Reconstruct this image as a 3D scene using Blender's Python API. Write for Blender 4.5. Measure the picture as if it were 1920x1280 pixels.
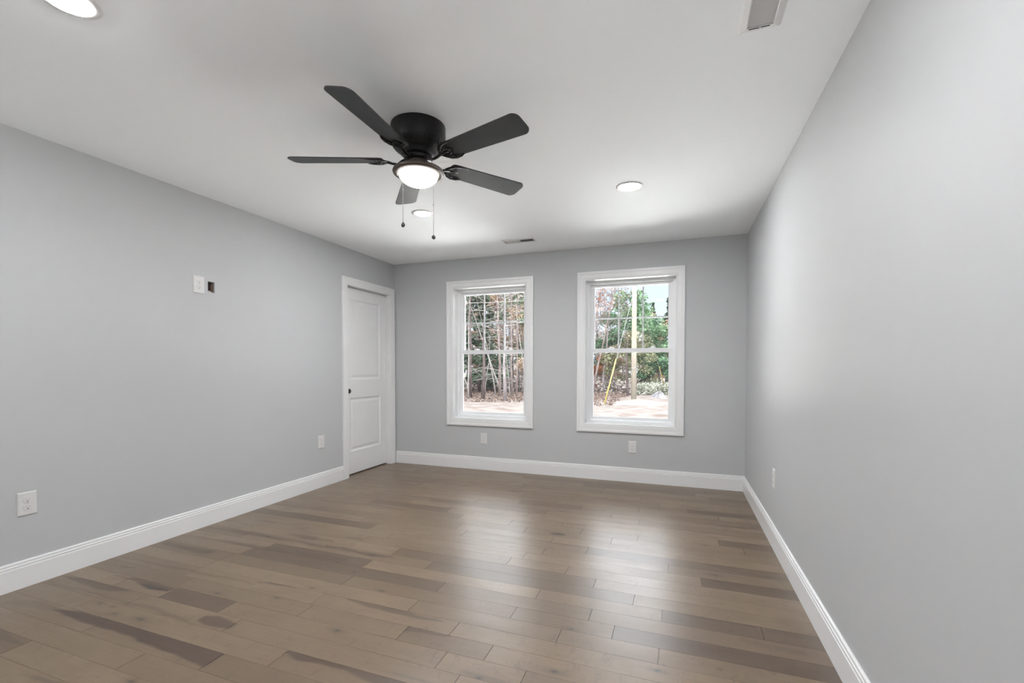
import bpy, bmesh, math, random
import numpy as np
from mathutils import Vector, Matrix

for o in list(bpy.data.objects):
    bpy.data.objects.remove(o, do_unlink=True)
scene = bpy.context.scene
C = scene.collection

# ------------------------------------------------------------------ camera
W, H, FRONT = 3.905, 2.44, -5.42          # room: left wall x=0, window wall y=0, ceiling z=H
GZ = -0.5                                  # ground level outside
cd = bpy.data.cameras.new('camera')
cd.sensor_width = 36.0
cd.lens = 856.63 / 1920 * 36.0
cd.shift_y = 71.1 / 1920
cd.clip_start = 0.05
cd.clip_end = 400
cam = bpy.data.objects.new('camera', cd)
C.objects.link(cam)
F_ = Vector((-0.3410384, 0.93966632, -0.02683298))
R_ = Vector((0.93999666, 0.34118259, 0.00085067))
U_ = R_.cross(F_)
m = Matrix((R_, U_, -F_)).transposed().to_4x4()
m.translation = Vector((3.29706, -4.82866, 1.18305))
cam.matrix_world = m
scene.camera = cam

# ------------------------------------------------------------------ sky, sun, added yard spot, exposure
SKY_LOW, SKY_HIGH, SUN_E = 1.08, 5.8, 0.8
LAMP, BOWL, YARD_SPOT = 455.0, 4.0, 930000.0
world = bpy.data.worlds.new('sky')
scene.world = world
world.use_nodes = True
nt = world.node_tree
nt.nodes.clear()
out = nt.nodes.new('ShaderNodeOutputWorld')
bg = nt.nodes.new('ShaderNodeBackground')
tc = nt.nodes.new('ShaderNodeTexCoord')
sp = nt.nodes.new('ShaderNodeSeparateXYZ')
nt.links.new(tc.outputs['Generated'], sp.inputs[0])
ramp = nt.nodes.new('ShaderNodeValToRGB')          # pale blue low, bright white thin cloud higher up
e = ramp.color_ramp.elements
e[0].position = 0.0; e[0].color = (0.83, 0.89, 0.96, 1)
e[1].position = 0.55; e[1].color = (0.95, 0.97, 1.0, 1)
x = e.new(0.17); x.color = (0.70, 0.84, 1.0, 1)
mr = nt.nodes.new('ShaderNodeMapRange')
mr.interpolation_type = 'SMOOTHSTEP'
mr.inputs['From Min'].default_value = 0.20
mr.inputs['From Max'].default_value = 0.36
mr.inputs['To Min'].default_value = SKY_LOW
mr.inputs['To Max'].default_value = SKY_HIGH
nt.links.new(sp.outputs['Z'], ramp.inputs[0])
nt.links.new(sp.outputs['Z'], mr.inputs['Value'])
nt.links.new(ramp.outputs[0], bg.inputs[0])
nt.links.new(mr.outputs[0], bg.inputs[1])
nt.links.new(bg.outputs[0], out.inputs[0])

sd = bpy.data.lights.new('sun', 'SUN')
sd.energy = SUN_E
sd.angle = math.radians(6)
sd.color = (1.0, 0.95, 0.88)
sun = bpy.data.objects.new('sun', sd)
C.objects.link(sun)
sun.rotation_euler = Vector((0.35, 0.75, -0.72)).to_track_quat('-Z', 'Y').to_euler()

# added spot lamp: its bounce off the pale slab lights the ceiling indoors
yd = bpy.data.lights.new('yard_bounce_spot', 'SPOT')
yd.energy = YARD_SPOT
yd.spot_size = math.radians(21.5)
yd.spot_blend = 0.25
yd.shadow_soft_size = 0.4
yd.color = (1.0, 0.985, 0.96)
yo = bpy.data.objects.new('yard_bounce_spot', yd)
C.objects.link(yo)
yo.location = (1.6, 6.9, 17.0)

vs = scene.view_settings
vs.view_transform = 'Standard'
vs.look = 'None'
vs.gamma = 1.0
vs.use_curve_mapping = False
vs.exposure = 0.28
cy = scene.cycles
cy.use_denoising = True
cy.max_bounces = 14
cy.diffuse_bounces = 9
cy.glossy_bounces = 5
cy.transparent_max_bounces = 24
cy.sample_clamp_indirect = 40.0

# ------------------------------------------------------------------ materials
def mat(name, col, rough=0.5, spec=0.5, metal=0.0, emit=None, noise=None, bump=None):
    """Principled material; noise=(scale, amount) mottles the colour, bump=(scale, strength)."""
    mm = bpy.data.materials.new(name)
    mm.use_nodes = True
    t = mm.node_tree
    b = t.nodes['Principled BSDF']
    b.inputs['Base Color'].default_value = (*col, 1)
    b.inputs['Roughness'].default_value = rough
    b.inputs['Specular IOR Level'].default_value = spec
    b.inputs['Metallic'].default_value = metal
    if emit:
        b.inputs['Emission Color'].default_value = (*emit[0], 1)
        b.inputs['Emission Strength'].default_value = emit[1]
    tcn = t.nodes.new('ShaderNodeTexCoord')
    if noise:
        n = t.nodes.new('ShaderNodeTexNoise')
        n.inputs['Scale'].default_value = noise[0]
        n.inputs['Detail'].default_value = 5
        t.links.new(tcn.outputs['Object'], n.inputs['Vector'])
        r = t.nodes.new('ShaderNodeValToRGB')
        a = noise[1]
        r.color_ramp.elements[0].position = 0.3
        r.color_ramp.elements[1].position = 0.7
        r.color_ramp.elements[0].color = (*[c * (1 - a) for c in col], 1)
        r.color_ramp.elements[1].color = (*[min(1, c * (1 + a)) for c in col], 1)
        t.links.new(n.outputs['Fac'], r.inputs[0])
        t.links.new(r.outputs[0], b.inputs['Base Color'])
    if bump:
        n = t.nodes.new('ShaderNodeTexNoise')
        n.inputs['Scale'].default_value = bump[0]
        n.inputs['Detail'].default_value = 3
        t.links.new(tcn.outputs['Object'], n.inputs['Vector'])
        bn = t.nodes.new('ShaderNodeBump')
        bn.inputs['Strength'].default_value = bump[1]
        bn.inputs['Distance'].default_value = 0.001
        t.links.new(n.outputs['Fac'], bn.inputs['Height'])
        t.links.new(bn.outputs[0], b.inputs['Normal'])
    return mm

M = {}
M['wall'] = mat('grey_wall_paint', (0.50, 0.512, 0.522), 0.58, 0.2, bump=(220, 0.12))
M['ceiling'] = mat('white_ceiling_paint', (0.935, 0.963, 0.985), 0.9, 0.1, bump=(200, 0.1))
M['trim'] = mat('white_trim_paint', (0.765, 0.77, 0.775), 0.33, 0.5)
M['vinyl'] = mat('white_window_vinyl', (0.82, 0.83, 0.84), 0.35, 0.5)
M['grille'] = mat('window_grille_enamel', (0.50, 0.51, 0.52), 0.4, 0.4)
M['plate'] = mat('white_plastic', (0.68, 0.68, 0.675), 0.3, 0.5)
M['slot'] = mat('dark_slot', (0.02, 0.02, 0.02), 0.8)
M['slotgrey'] = mat('slot_grey', (0.25, 0.25, 0.25), 0.6)
M['screw'] = mat('painted_screw', (0.6, 0.6, 0.6), 0.4, metal=0.3)
M['black'] = mat('matt_black_metal', (0.006, 0.006, 0.0065), 0.45, 0.3)
M['blade'] = mat('black_blade', (0.024, 0.025, 0.028), 0.50, 0.3, noise=(14, 0.15))
M['bronze'] = mat('oil_rubbed_bronze', (0.085, 0.068, 0.058), 0.45, 0.4, metal=0.3)
M['chain'] = mat('chain_metal', (0.45, 0.42, 0.4), 0.4, metal=0.7)
M['knob'] = mat('black_knob', (0.012, 0.012, 0.014), 0.28, 0.5)
M['vent'] = mat('white_register_enamel', (0.74, 0.74, 0.74), 0.45, 0.4)
M['ventshade'] = mat('duct_shade', (0.035, 0.035, 0.037), 0.8, 0.2)
M['stud'] = mat('rough_stud', (0.30, 0.22, 0.19), 0.8, 0.2, noise=(30, 0.35))
M['cavity_shade'] = mat('painted_cavity_shade', (0.05, 0.03, 0.028), 0.9, 0.1)
M['gypsum'] = mat('torn_gypsum', (0.62, 0.52, 0.49), 0.9, 0.1)
M['lens'] = mat('led_lens', (0.9, 0.9, 0.9), 0.5, emit=((0.985, 0.987, 0.985), LAMP))
M['bowl'] = mat('lit_frosted_bowl', (0.9, 0.9, 0.88), 0.4, emit=((1.0, 0.95, 0.88), BOWL))

def glass_mat():
    mm = bpy.data.materials.new('clear_glass')
    mm.use_nodes = True
    t = mm.node_tree
    t.nodes.clear()
    o = t.nodes.new('ShaderNodeOutputMaterial')
    mx = t.nodes.new('ShaderNodeMixShader')
    fr = t.nodes.new('ShaderNodeFresnel')
    fr.inputs[0].default_value = 1.45
    tr = t.nodes.new('ShaderNodeBsdfTransparent')
    tr.inputs[0].default_value = (0.985, 0.99, 0.988, 1)
    gl = t.nodes.new('ShaderNodeBsdfGlossy')
    gl.inputs['Roughness'].default_value = 0.0
    t.links.new(fr.outputs[0], mx.inputs[0])
    t.links.new(tr.outputs[0], mx.inputs[1])
    t.links.new(gl.outputs[0], mx.inputs[2])
    t.links.new(mx.outputs[0], o.inputs[0])
    return mm
M['glass'] = glass_mat()

def floor_mat():
    """Maple boards: per-board tone, heartwood and knots come from mesh attributes, grain from noise."""
    mm = bpy.data.materials.new('maple_floorboards')
    mm.use_nodes = True
    t = mm.node_tree
    N, L = t.nodes, t.links
    b = N['Principled BSDF']
    def attr(n):
        a = N.new('ShaderNodeAttribute'); a.attribute_name = n; return a.outputs['Fac']
    tone, heart, knot = attr('tone'), attr('heart'), attr('knot')
    tcn = N.new('ShaderNodeTexCoord')
    off = N.new('ShaderNodeMath'); off.operation = 'MULTIPLY'; L.new(attr('seed'), off.inputs[0]); off.inputs[1].default_value = 37.0
    cmb = N.new('ShaderNodeCombineXYZ'); L.new(off.outputs[0], cmb.inputs[2]); L.new(off.outputs[0], cmb.inputs[0])
    add = N.new('ShaderNodeVectorMath'); add.operation = 'ADD'; L.new(tcn.outputs['Object'], add.inputs[0]); L.new(cmb.outputs[0], add.inputs[1])
    def noise(scale, vec, detail=5, rough=0.6, dist=0.0):
        mp = N.new('ShaderNodeMapping'); mp.inputs['Scale'].default_value = vec; L.new(add.outputs[0], mp.inputs['Vector'])
        n = N.new('ShaderNodeTexNoise'); n.inputs['Scale'].default_value = scale; n.inputs['Detail'].default_value = detail
        n.inputs['Roughness'].default_value = rough; n.inputs['Distortion'].default_value = dist
        L.new(mp.outputs[0], n.inputs['Vector']); return n.outputs['Fac']
    grain = noise(1.0, (5, 130, 20), 4, 0.65)
    cloud = noise(1.0, (3.2, 9, 5), 4, 0.55, 0.6)
    fig = noise(1.0, (26, 11, 9), 3, 0.6, 1.6)
    def mix(fac, a, bb):
        mxn = N.new('ShaderNodeMix'); mxn.data_type = 'RGBA'
        if isinstance(fac, float): mxn.inputs['Factor'].default_value = fac
        else: L.new(fac, mxn.inputs['Factor'])
        for s, v in (('A', a), ('B', bb)):
            sock = [i for i in mxn.inputs if i.name == s and i.type == 'RGBA'][0]
            if isinstance(v, tuple): sock.default_value = (*v, 1)
            else: L.new(v, sock)
        return [o for o in mxn.outputs if o.type == 'RGBA'][0]
    def rng(v, a, bb, c, d):
        r = N.new('ShaderNodeMapRange'); L.new(v, r.inputs['Value'])
        for k, q in zip(('From Min', 'From Max', 'To Min', 'To Max'), (a, bb, c, d)): r.inputs[k].default_value = q
        return r.outputs[0]
    def mul(a, bb):
        r = N.new('ShaderNodeMath'); r.operation = 'MULTIPLY'; L.new(a, r.inputs[0])
        if isinstance(bb, float): r.inputs[1].default_value = bb
        else: L.new(bb, r.inputs[1])
        return r.outputs[0]
    sap = mix(tone, FLOOR_LIGHT, FLOOR_DARK)
    sap = mix(rng(cloud, 0.44, 0.72, 0.0, 0.7), sap, FLOOR_MID)
    sap = mix(rng(fig, 0.56, 0.76, 0.0, 0.46), sap, FLOOR_FIG)
    hw = mix(rng(grain, 0.35, 0.65, 0.0, 1.0), FLOOR_H1, FLOOR_H2)
    col = mix(mul(heart, rng(cloud, 0.2, 0.75, 1.0, 0.75)), sap, hw)
    col = mix(rng(grain, 0.38, 0.72, 0.0, 0.26), col, FLOOR_FIG)
    col = mix(knot, col, (0.022, 0.013, 0.010))
    L.new(col, b.inputs['Base Color'])
    L.new(rng(cloud, 0.3, 0.7, FLOOR_ROUGH - 0.03, FLOOR_ROUGH + 0.04), b.inputs['Roughness'])
    b.inputs['Specular IOR Level'].default_value = FLOOR_SPEC
    bn = N.new('ShaderNodeBump'); bn.inputs['Strength'].default_value = 0.05; bn.inputs['Distance'].default_value = 0.001
    L.new(grain, bn.inputs['Height']); L.new(bn.outputs[0], b.inputs['Normal'])
    return mm
FLOOR_LIGHT, FLOOR_DARK = (0.202, 0.140, 0.086), (0.118, 0.076, 0.043)
FLOOR_MID, FLOOR_FIG = (0.145, 0.097, 0.058), (0.070, 0.044, 0.026)
FLOOR_H1, FLOOR_H2 = (0.064, 0.031, 0.016), (0.032, 0.015, 0.008)
FLOOR_ROUGH, FLOOR_SPEC = 0.32, 0.95
M['floor'] = floor_mat()

# ------------------------------------------------------------------ mesh helpers
class MB:
    """Collects vertices and faces for one mesh."""
    def __init__(s): s.v = []; s.f = []; s.sm = []
    def add(s, vs, fs, smooth=False):
        b = len(s.v); s.v += [tuple(p) for p in vs]
        s.f += [tuple(b + i for i in q) for q in fs]; s.sm += [smooth] * len(fs)
    def box(s, a, b):
        x0, y0, z0 = (min(a[i], b[i]) for i in range(3)); x1, y1, z1 = (max(a[i], b[i]) for i in range(3))
        s.add([(x0, y0, z0), (x1, y0, z0), (x1, y1, z0), (x0, y1, z0), (x0, y0, z1), (x1, y0, z1), (x1, y1, z1), (x0, y1, z1)],
              [(0, 3, 2, 1), (4, 5, 6, 7), (0, 1, 5, 4), (1, 2, 6, 5), (2, 3, 7, 6), (3, 0, 4, 7)])
    def tube(s, pts, rads, n=8, flat=1.0, caps=True):
        pts = [Vector(p) for p in pts]
        if not hasattr(rads, '__len__'): rads = [rads] * len(pts)
        rings = []; up = Vector((0, 0, 1))
        for i, p in enumerate(pts):
            d = (pts[min(i + 1, len(pts) - 1)] - pts[max(i - 1, 0)]).normalized()
            u = up if abs(d.dot(up)) < 0.95 else Vector((1, 0, 0))
            a = d.cross(u).normalized(); c = a.cross(d)
            rings.append([p + rads[i] * (a * math.cos(2 * math.pi * k / n) + c * flat * math.sin(2 * math.pi * k / n)) for k in range(n)])
        vs = [q for r in rings for q in r]; fs = []
        for i in range(len(pts) - 1):
            for k in range(n):
                fs.append((i * n + k, i * n + (k + 1) % n, (i + 1) * n + (k + 1) % n, (i + 1) * n + k))
        if caps:
            fs.append(tuple(range(n))[::-1]); fs.append(tuple((len(pts) - 1) * n + k for k in range(n)))
        s.add(vs, fs, True)
    def lathe(s, prof, n=48, center=(0, 0, 0), smooth=True):
        """prof: (r, z) from top to bottom; r == 0 closes to a point."""
        cx, cyy, cz = center; vs = []; idx = []
        for r, z in prof:
            if r <= 1e-6: idx.append([len(vs)] * n); vs.append((cx, cyy, cz + z))
            else:
                idx.append(list(range(len(vs), len(vs) + n)))
                vs += [(cx + r * math.cos(2 * math.pi * k / n), cyy + r * math.sin(2 * math.pi * k / n), cz + z) for k in range(n)]
        fs = []
        for a, b in zip(idx, idx[1:]):
            for k in range(n):
                q = [a[k], b[k], b[(k + 1) % n], a[(k + 1) % n]]
                q = [v for i, v in enumerate(q) if v not in q[:i]]
                if len(q) > 2: fs.append(tuple(q))
        s.add(vs, fs, smooth)
    def prism(s, outline, z0, z1):
        n = len(outline)
        s.add([(x, y, z0) for x, y in outline] + [(x, y, z1) for x, y in outline],
              [tuple(range(n))[::-1], tuple(range(n, 2 * n))] + [(k, (k + 1) % n, n + (k + 1) % n, n + k) for k in range(n)])
    def xform(s, mtx):
        s.v = [tuple(mtx @ Vector(p)) for p in s.v]; return s
    def build(s, name, material, parent=None, bevel=0.0):
        me = bpy.data.meshes.new(name)
        me.from_pydata(s.v, [], s.f)
        me.update()
        bm = bmesh.new(); bm.from_mesh(me)
        bmesh.ops.recalc_face_normals(bm, faces=bm.faces); bm.to_mesh(me); bm.free()
        me.polygons.foreach_set('use_smooth', s.sm)
        me.materials.append(material)
        o = bpy.data.objects.new(name, me); C.objects.link(o)
        if parent: o.parent = parent
        if bevel:
            bv = o.modifiers.new('bevel', 'BEVEL'); bv.width = bevel; bv.segments = 2; bv.limit_method = 'ANGLE'
        if any(s.sm) and not all(s.sm): pass
        return o

def tag(o, label=None, cat=None, group=None, kind=None):
    if label: o['label'] = label
    if cat: o['category'] = cat
    if group: o['group'] = group
    if kind: o['kind'] = kind
    return o

def empty(name, loc, rz=0.0):
    o = bpy.data.objects.new(name, None); o.empty_display_size = 0.1
    C.objects.link(o); o.location = loc; o.rotation_euler = (0, 0, rz); return o

def copy_tree(o, parent=None):
    c = o.copy(); C.objects.link(c); c.parent = parent
    for ch in list(o.children): copy_tree(ch, c)
    return c

# rectangular frame swept with mitred corners; P(u, v, h) maps wall coordinates to space
def frame(mb, P, u0, v0, u1, v1, prof, open_bottom=False):
    """prof: (offset outward from the inner rectangle, height off the wall)."""
    rings = []
    for off, h in prof:
        if open_bottom: rings.append([P(u0 - off, v0, h), P(u0 - off, v1 + off, h), P(u1 + off, v1 + off, h), P(u1 + off, v0, h)])
        else: rings.append([P(u0 - off, v0 - off, h), P(u0 - off, v1 + off, h), P(u1 + off, v1 + off, h), P(u1 + off, v0 - off, h)])
    vs = [p for r in rings for p in r]; n = len(prof); fs = []
    for i in range(n):
        j = (i + 1) % n
        for k in range(3 if open_bottom else 4):
            l = (k + 1) % 4
            fs.append((i * 4 + k, i * 4 + l, j * 4 + l, j * 4 + k))
    if open_bottom:
        fs.append(tuple(i * 4 for i in range(n))); fs.append(tuple(i * 4 + 3 for i in range(n))[::-1])
    mb.add(vs, fs)

# wall slab with rectangular holes
def wall(name, P, u0, u1, v0, v1, thick, holes, material):
    us = sorted({u0, u1, *[h[0] for h in holes], *[h[2] for h in holes]})
    vs_ = sorted({v0, v1, *[h[1] for h in holes], *[h[3] for h in holes]})
    solid = {}
    for i in range(len(us) - 1):
        for j in range(len(vs_) - 1):
            cu, cv = (us[i] + us[i + 1]) / 2, (vs_[j] + vs_[j + 1]) / 2
            solid[i, j] = not any(h[0] < cu < h[2] and h[1] < cv < h[3] for h in holes)
    verts = {}; vl = []; fs = []
    def V(i, j, k):
        if (i, j, k) not in verts: verts[i, j, k] = len(vl); vl.append(P(us[i], vs_[j], -thick * k))
        return verts[i, j, k]
    for (i, j), s_ in solid.items():
        if not s_: continue
        fs.append((V(i, j, 0), V(i + 1, j, 0), V(i + 1, j + 1, 0), V(i, j + 1, 0)))
        fs.append((V(i, j, 1), V(i, j + 1, 1), V(i + 1, j + 1, 1), V(i + 1, j, 1)))
        for di, dj, a, b in ((-1, 0, (i, j), (i, j + 1)), (1, 0, (i + 1, j), (i + 1, j + 1)), (0, -1, (i, j), (i + 1, j)), (0, 1, (i, j + 1), (i + 1, j + 1))):
            if not solid.get((i + di, j + dj), False):
                fs.append((V(*a, 0), V(*b, 0), V(*b, 1), V(*a, 1)))
    mb = MB(); mb.add(vl, fs)
    o = mb.build(name, material); tag(o, kind='structure'); return o
PB = lambda u, v, h: (u, -h, v)             # window wall: u = x, faces -y
PL = lambda u, v, h: (h, u, v)              # left wall: u = y, faces +x
PR = lambda u, v, h: (W - h, u, v)          # right wall
PF = lambda u, v, h: (u, FRONT + h, v)      # wall behind the camera

# ------------------------------------------------------------------ room shell
T = 0.14
WIN = {1: (0.813, 1.708), 2: (2.372, 3.271)}      # clear openings in the casings
WZ0, WZ1 = 0.589, 2.097
LIN = 0.012                                        # jamb board thickness
DY0, DY1, DZ = -0.862, -0.103, 2.052               # door opening
HOLE = (-2.386, 1.741, -2.333, 1.820)              # cut-out beside the high outlet
wall('wall_back', PB, -T, W + T, 0.0, H, 0.19,
     [(a - LIN, WZ0 - LIN, b + LIN, WZ1 + LIN) for a, b in WIN.values()], M['wall'])
wl = wall('wall_left', PL, FRONT, 0.0, 0.0, H, T, [(DY0 - LIN, 0.0, DY1 + LIN, DZ + LIN), HOLE], M['wall'])
wall('wall_right', PR, FRONT, 0.0, 0.0, H, T, [], M['wall'])
wall('wall_front', PF, -T, W + T, 0.0, H, T, [], M['ceiling'])  # unseen wall, coloured white to bounce more light into the room
mb = MB(); mb.box((-T, FRONT - T, H), (W + T, 0.19, H + 0.2)); tag(mb.build('ceiling', M['ceiling']), kind='structure')

# unseen closet behind the door, added to keep outdoor light from the gap
mb = MB()
mb.box((-1.30, -1.45, -0.03), (-1.20, 0.19, H)); mb.box((-1.30, -1.55, -0.03), (-T, -1.45, H)); mb.box((-1.20, 0.09, -0.03), (-T, 0.19, H))
mb.box((-1.20, -1.45, -0.06), (-T, 0.09, -0.03)); mb.box((-1.30, -1.55, H), (-T, 0.19, H + 0.1))
tag(mb.build('wall_closet', M['wall']), kind='structure')
# inside the cut-out: stud, torn gypsum lip, and dark panels painting in the hollow's shade
mb = MB(); mb.box((-0.060, -2.3375, 1.742), (-0.0125, -2.3335, 1.819)); mb.build('wall_stud', M['stud'], wl)
mb = MB(); mb.box((-T, -2.3375, 1.742), (-0.0605, -2.3335, 1.819)); mb.box((-T, -2.3855, 1.742), (-0.0125, -2.3835, 1.819)); mb.build('cavity_side_shade', M['cavity_shade'], wl)
mb = MB(); mb.box((-T - 0.02, -2.45, 1.65), (-T - 0.001, -2.28, 1.92)); mb.build('cavity_back_shade', M['cavity_shade'], wl)
mb = MB(); mb.tube([(-0.006, -2.384, 1.7405), (-0.008, -2.374, 1.748), (-0.007, -2.365, 1.744), (-0.007, -2.352, 1.742)], [0.003, 0.007, 0.005, 0.002], 6)
mb.build('torn_edge', M['gypsum'], wl)

# ------------------------------------------------------------------ floor: every board modelled in one mesh
PITCH, ROW0 = 0.1086, 0.094
JOINTS={2:[2.406],3:[3.458],4:[1.925,3.578],5:[2.622],7:[2.025],8:[3.383],9:[3.005,3.609],10:[2.008,2.551],11:[1.632,2.808],12:[2.302,3.03],13:[2.172,3.224],14:[0.767,3.568],15:[1.153,1.692,2.108,2.655,3.047,3.709],16:[2.267,2.884,3.357],17:[0.844,1.779,2.5],18:[2.757],19:[1.179,2.498,3.256],20:[3.428],21:[1.279,2.338,2.701],22:[1.608,2.88],23:[1.911,3.098],24:[1.551,2.623,3.237,3.663],25:[2.109,2.915],26:[2.564,3.037],27:[2.074,2.815,3.234],28:[1.581,2.358],29:[1.607,2.156,2.571],30:[0.429,0.796,1.219,2.409,2.754],31:[1.388],32:[0.515,1.783],33:[1.547],34:[1.239]}
DARK=[[20,3.62,0.75],[26,3.71,0.8],[24,3.57,0.55],[24,3.78,0.5],[18,3.65,0.4],[23,2.38,0.6],[23,2.78,0.45],[25,2.07,0.7],[25,1.81,0.6],[24,1.34,0.65],[30,1.15,0.7],[19,0.55,0.65],[19,1.06,0.65],[14,1.17,0.55],[22,1.8,0.55],[10,2.29,0.5],[3,3.34,0.8],[8,3.71,0.6],[14,3.7,0.6],[12,2.21,0.35],[3,3.0,0.7],[22,2.04,0.4],[2,2.65,0.45],[2,1.97,0.4],[4,3.75,0.4]]
STREAKS=[[[[0.437,-3.522,0.004],[0.623,-3.518,0.028],[0.82,-3.512,0.03],[1.053,-3.512,0.035],[1.176,-3.52,0.034],[1.353,-3.522,0.045],[1.515,-3.526,0.05],[1.55,-3.529,0.05]],1.0],[[[0.034,-3.296,0.004],[0.179,-3.286,0.02],[0.36,-3.289,0.04],[0.488,-3.282,0.035],[0.58,-3.272,0.004]],0.8],[[[0.411,-3.18,0.006],[0.558,-3.19,0.025],[0.691,-3.188,0.02],[0.785,-3.187,0.01]],0.8],[[[0.558,-3.206,0.006],[0.65,-3.213,0.016],[0.711,-3.201,0.014],[0.782,-3.207,0.005]],1.3],[[[0.287,-3.192,0.004],[0.394,-3.186,0.006],[0.502,-3.189,0.004]],0.9],[[[0.195,-3.095,0.003],[0.304,-3.083,0.004]],1.3],[[[0.044,-3.363,0.01],[0.308,-3.361,0.008],[0.465,-3.355,0.008],[0.691,-3.362,0.01],[0.827,-3.352,0.014],[1.005,-3.363,0.014],[1.158,-3.364,0.006]],0.45],[[[1.193,-3.336,0.02],[1.26,-3.332,0.04],[1.344,-3.336,0.03],[1.404,-3.328,0.02]],0.8],[[[0.112,-3.579,0.02],[0.283,-3.528,0.03],[0.441,-3.515,0.02]],0.35],[[[0.05,-3.007,0.006],[0.309,-3.008,0.008],[0.545,-3.003,0.012],[0.812,-2.997,0.008],[1.062,-2.992,0.01],[1.147,-2.995,0.004]],0.5],[[[1.176,-2.957,0.006],[1.244,-2.953,0.014],[1.39,-2.951,0.003]],0.75],[[[1.715,-2.947,0.004],[1.823,-2.955,0.018],[1.998,-2.969,0.022],[2.183,-2.97,0.012],[2.288,-2.967,0.004]],0.7],[[[1.775,-3.393,0.01],[1.86,-3.389,0.03],[1.974,-3.389,0.014],[2.085,-3.392,0.018],[2.212,-3.387,0.04],[2.337,-3.387,0.05],[2.431,-3.385,0.04]],0.85],[[[2.153,-3.074,0.02],[2.252,-3.066,0.01],[2.379,-3.064,0.004]],0.7],[[[0.038,-2.448,0.016],[0.338,-2.445,0.025],[0.566,-2.442,0.02],[0.634,-2.446,0.015],[0.868,-2.437,0.012],[1.085,-2.448,0.02],[1.292,-2.441,0.016],[1.51,-2.451,0.004]],0.65],[[[0.049,-2.611,0.005],[0.355,-2.606,0.01],[0.534,-2.604,0.018],[0.714,-2.609,0.03],[0.957,-2.604,0.03],[1.177,-2.588,0.035],[1.403,-2.574,0.04]],0.65],[[[0.723,-2.355,0.02],[0.875,-2.358,0.03],[1.11,-2.358,0.012]],0.6],[[[0.222,-2.209,0.006],[0.437,-2.208,0.014]],0.7],[[[0.055,-2.771,0.02],[0.265,-2.773,0.02],[0.461,-2.785,0.03],[0.514,-2.766,0.02]],0.8],[[[0.27,-1.623,0.01],[0.59,-1.599,0.02]],0.5],[[[0.608,-2.447,0.008],[0.642,-2.438,0.008]],1.3],[[[0.543,-1.611,0.012],[0.795,-1.575,0.02],[1.146,-1.591,0.01]],0.6],[[[0.62,-1.268,0.02],[0.929,-1.234,0.015],[1.306,-1.247,0.02],[1.57,-1.249,0.02]],0.5],[[[0.574,-0.743,0.006],[0.871,-0.741,0.012],[1.316,-0.721,0.006],[1.795,-0.738,0.01]],0.7],[[[0.592,-0.882,0.006],[0.882,-0.88,0.01]],0.6],[[[-0.014,-0.718,0.006],[0.271,-0.709,0.014]],0.5],[[[0.316,-1.088,0.006],[0.559,-1.088,0.006]],0.4],[[[1.227,-2.414,0.008],[1.393,-2.445,0.012],[1.504,-2.457,0.02],[1.654,-2.437,0.006]],0.8],[[[1.13,-2.265,0.012],[1.273,-2.256,0.02]],0.7],[[[2.455,-1.701,0.012],[2.504,-1.701,0.022],[2.558,-1.701,0.012]],1.3],[[[1.931,-0.901,0.004],[2.096,-0.917,0.005],[2.303,-0.944,0.005]],0.7],[[[2.537,-0.736,0.005],[2.698,-0.718,0.012],[2.759,-0.729,0.02],[3.024,-0.733,0.004]],0.6],[[[2.919,-0.822,0.006],[3.03,-0.831,0.014],[3.179,-0.838,0.02]],0.5],[[[2.422,-1.459,0.014],[2.679,-1.463,0.014]],0.55],[[[2.559,-1.077,0.02],[2.748,-1.055,0.02]],0.5],[[[2.218,-1.468,0.006],[2.397,-1.464,0.01]],0.4],[[[1.755,-0.738,0.01],[1.826,-0.744,0.02],[2.029,-0.701,0.008]],0.55],[[[3.717,-1.117,0.004],[3.75,-1.12,0.01],[3.79,-1.109,0.004]],0.9],[[[3.62,-1.204,0.01],[3.754,-1.227,0.02],[3.889,-1.203,0.02]],0.45],[[[3.471,-1.878,0.02],[3.59,-1.907,0.012],[3.701,-1.942,0.01],[3.889,-1.943,0.012]],0.6],[[[3.263,-2.519,0.006],[3.436,-2.523,0.01],[3.555,-2.515,0.012],[3.648,-2.51,0.02]],0.6],[[[3.678,-2.518,0.03],[3.797,-2.534,0.03],[3.885,-2.52,0.03]],0.5],[[[3.563,-2.65,0.014],[3.689,-2.663,0.014],[3.809,-2.667,0.02]],0.3],[[[3.448,-2.891,0.004],[3.472,-2.892,0.004]],0.9],[[[3.637,-2.826,0.006],[3.665,-2.864,0.01]],0.5]]
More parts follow.
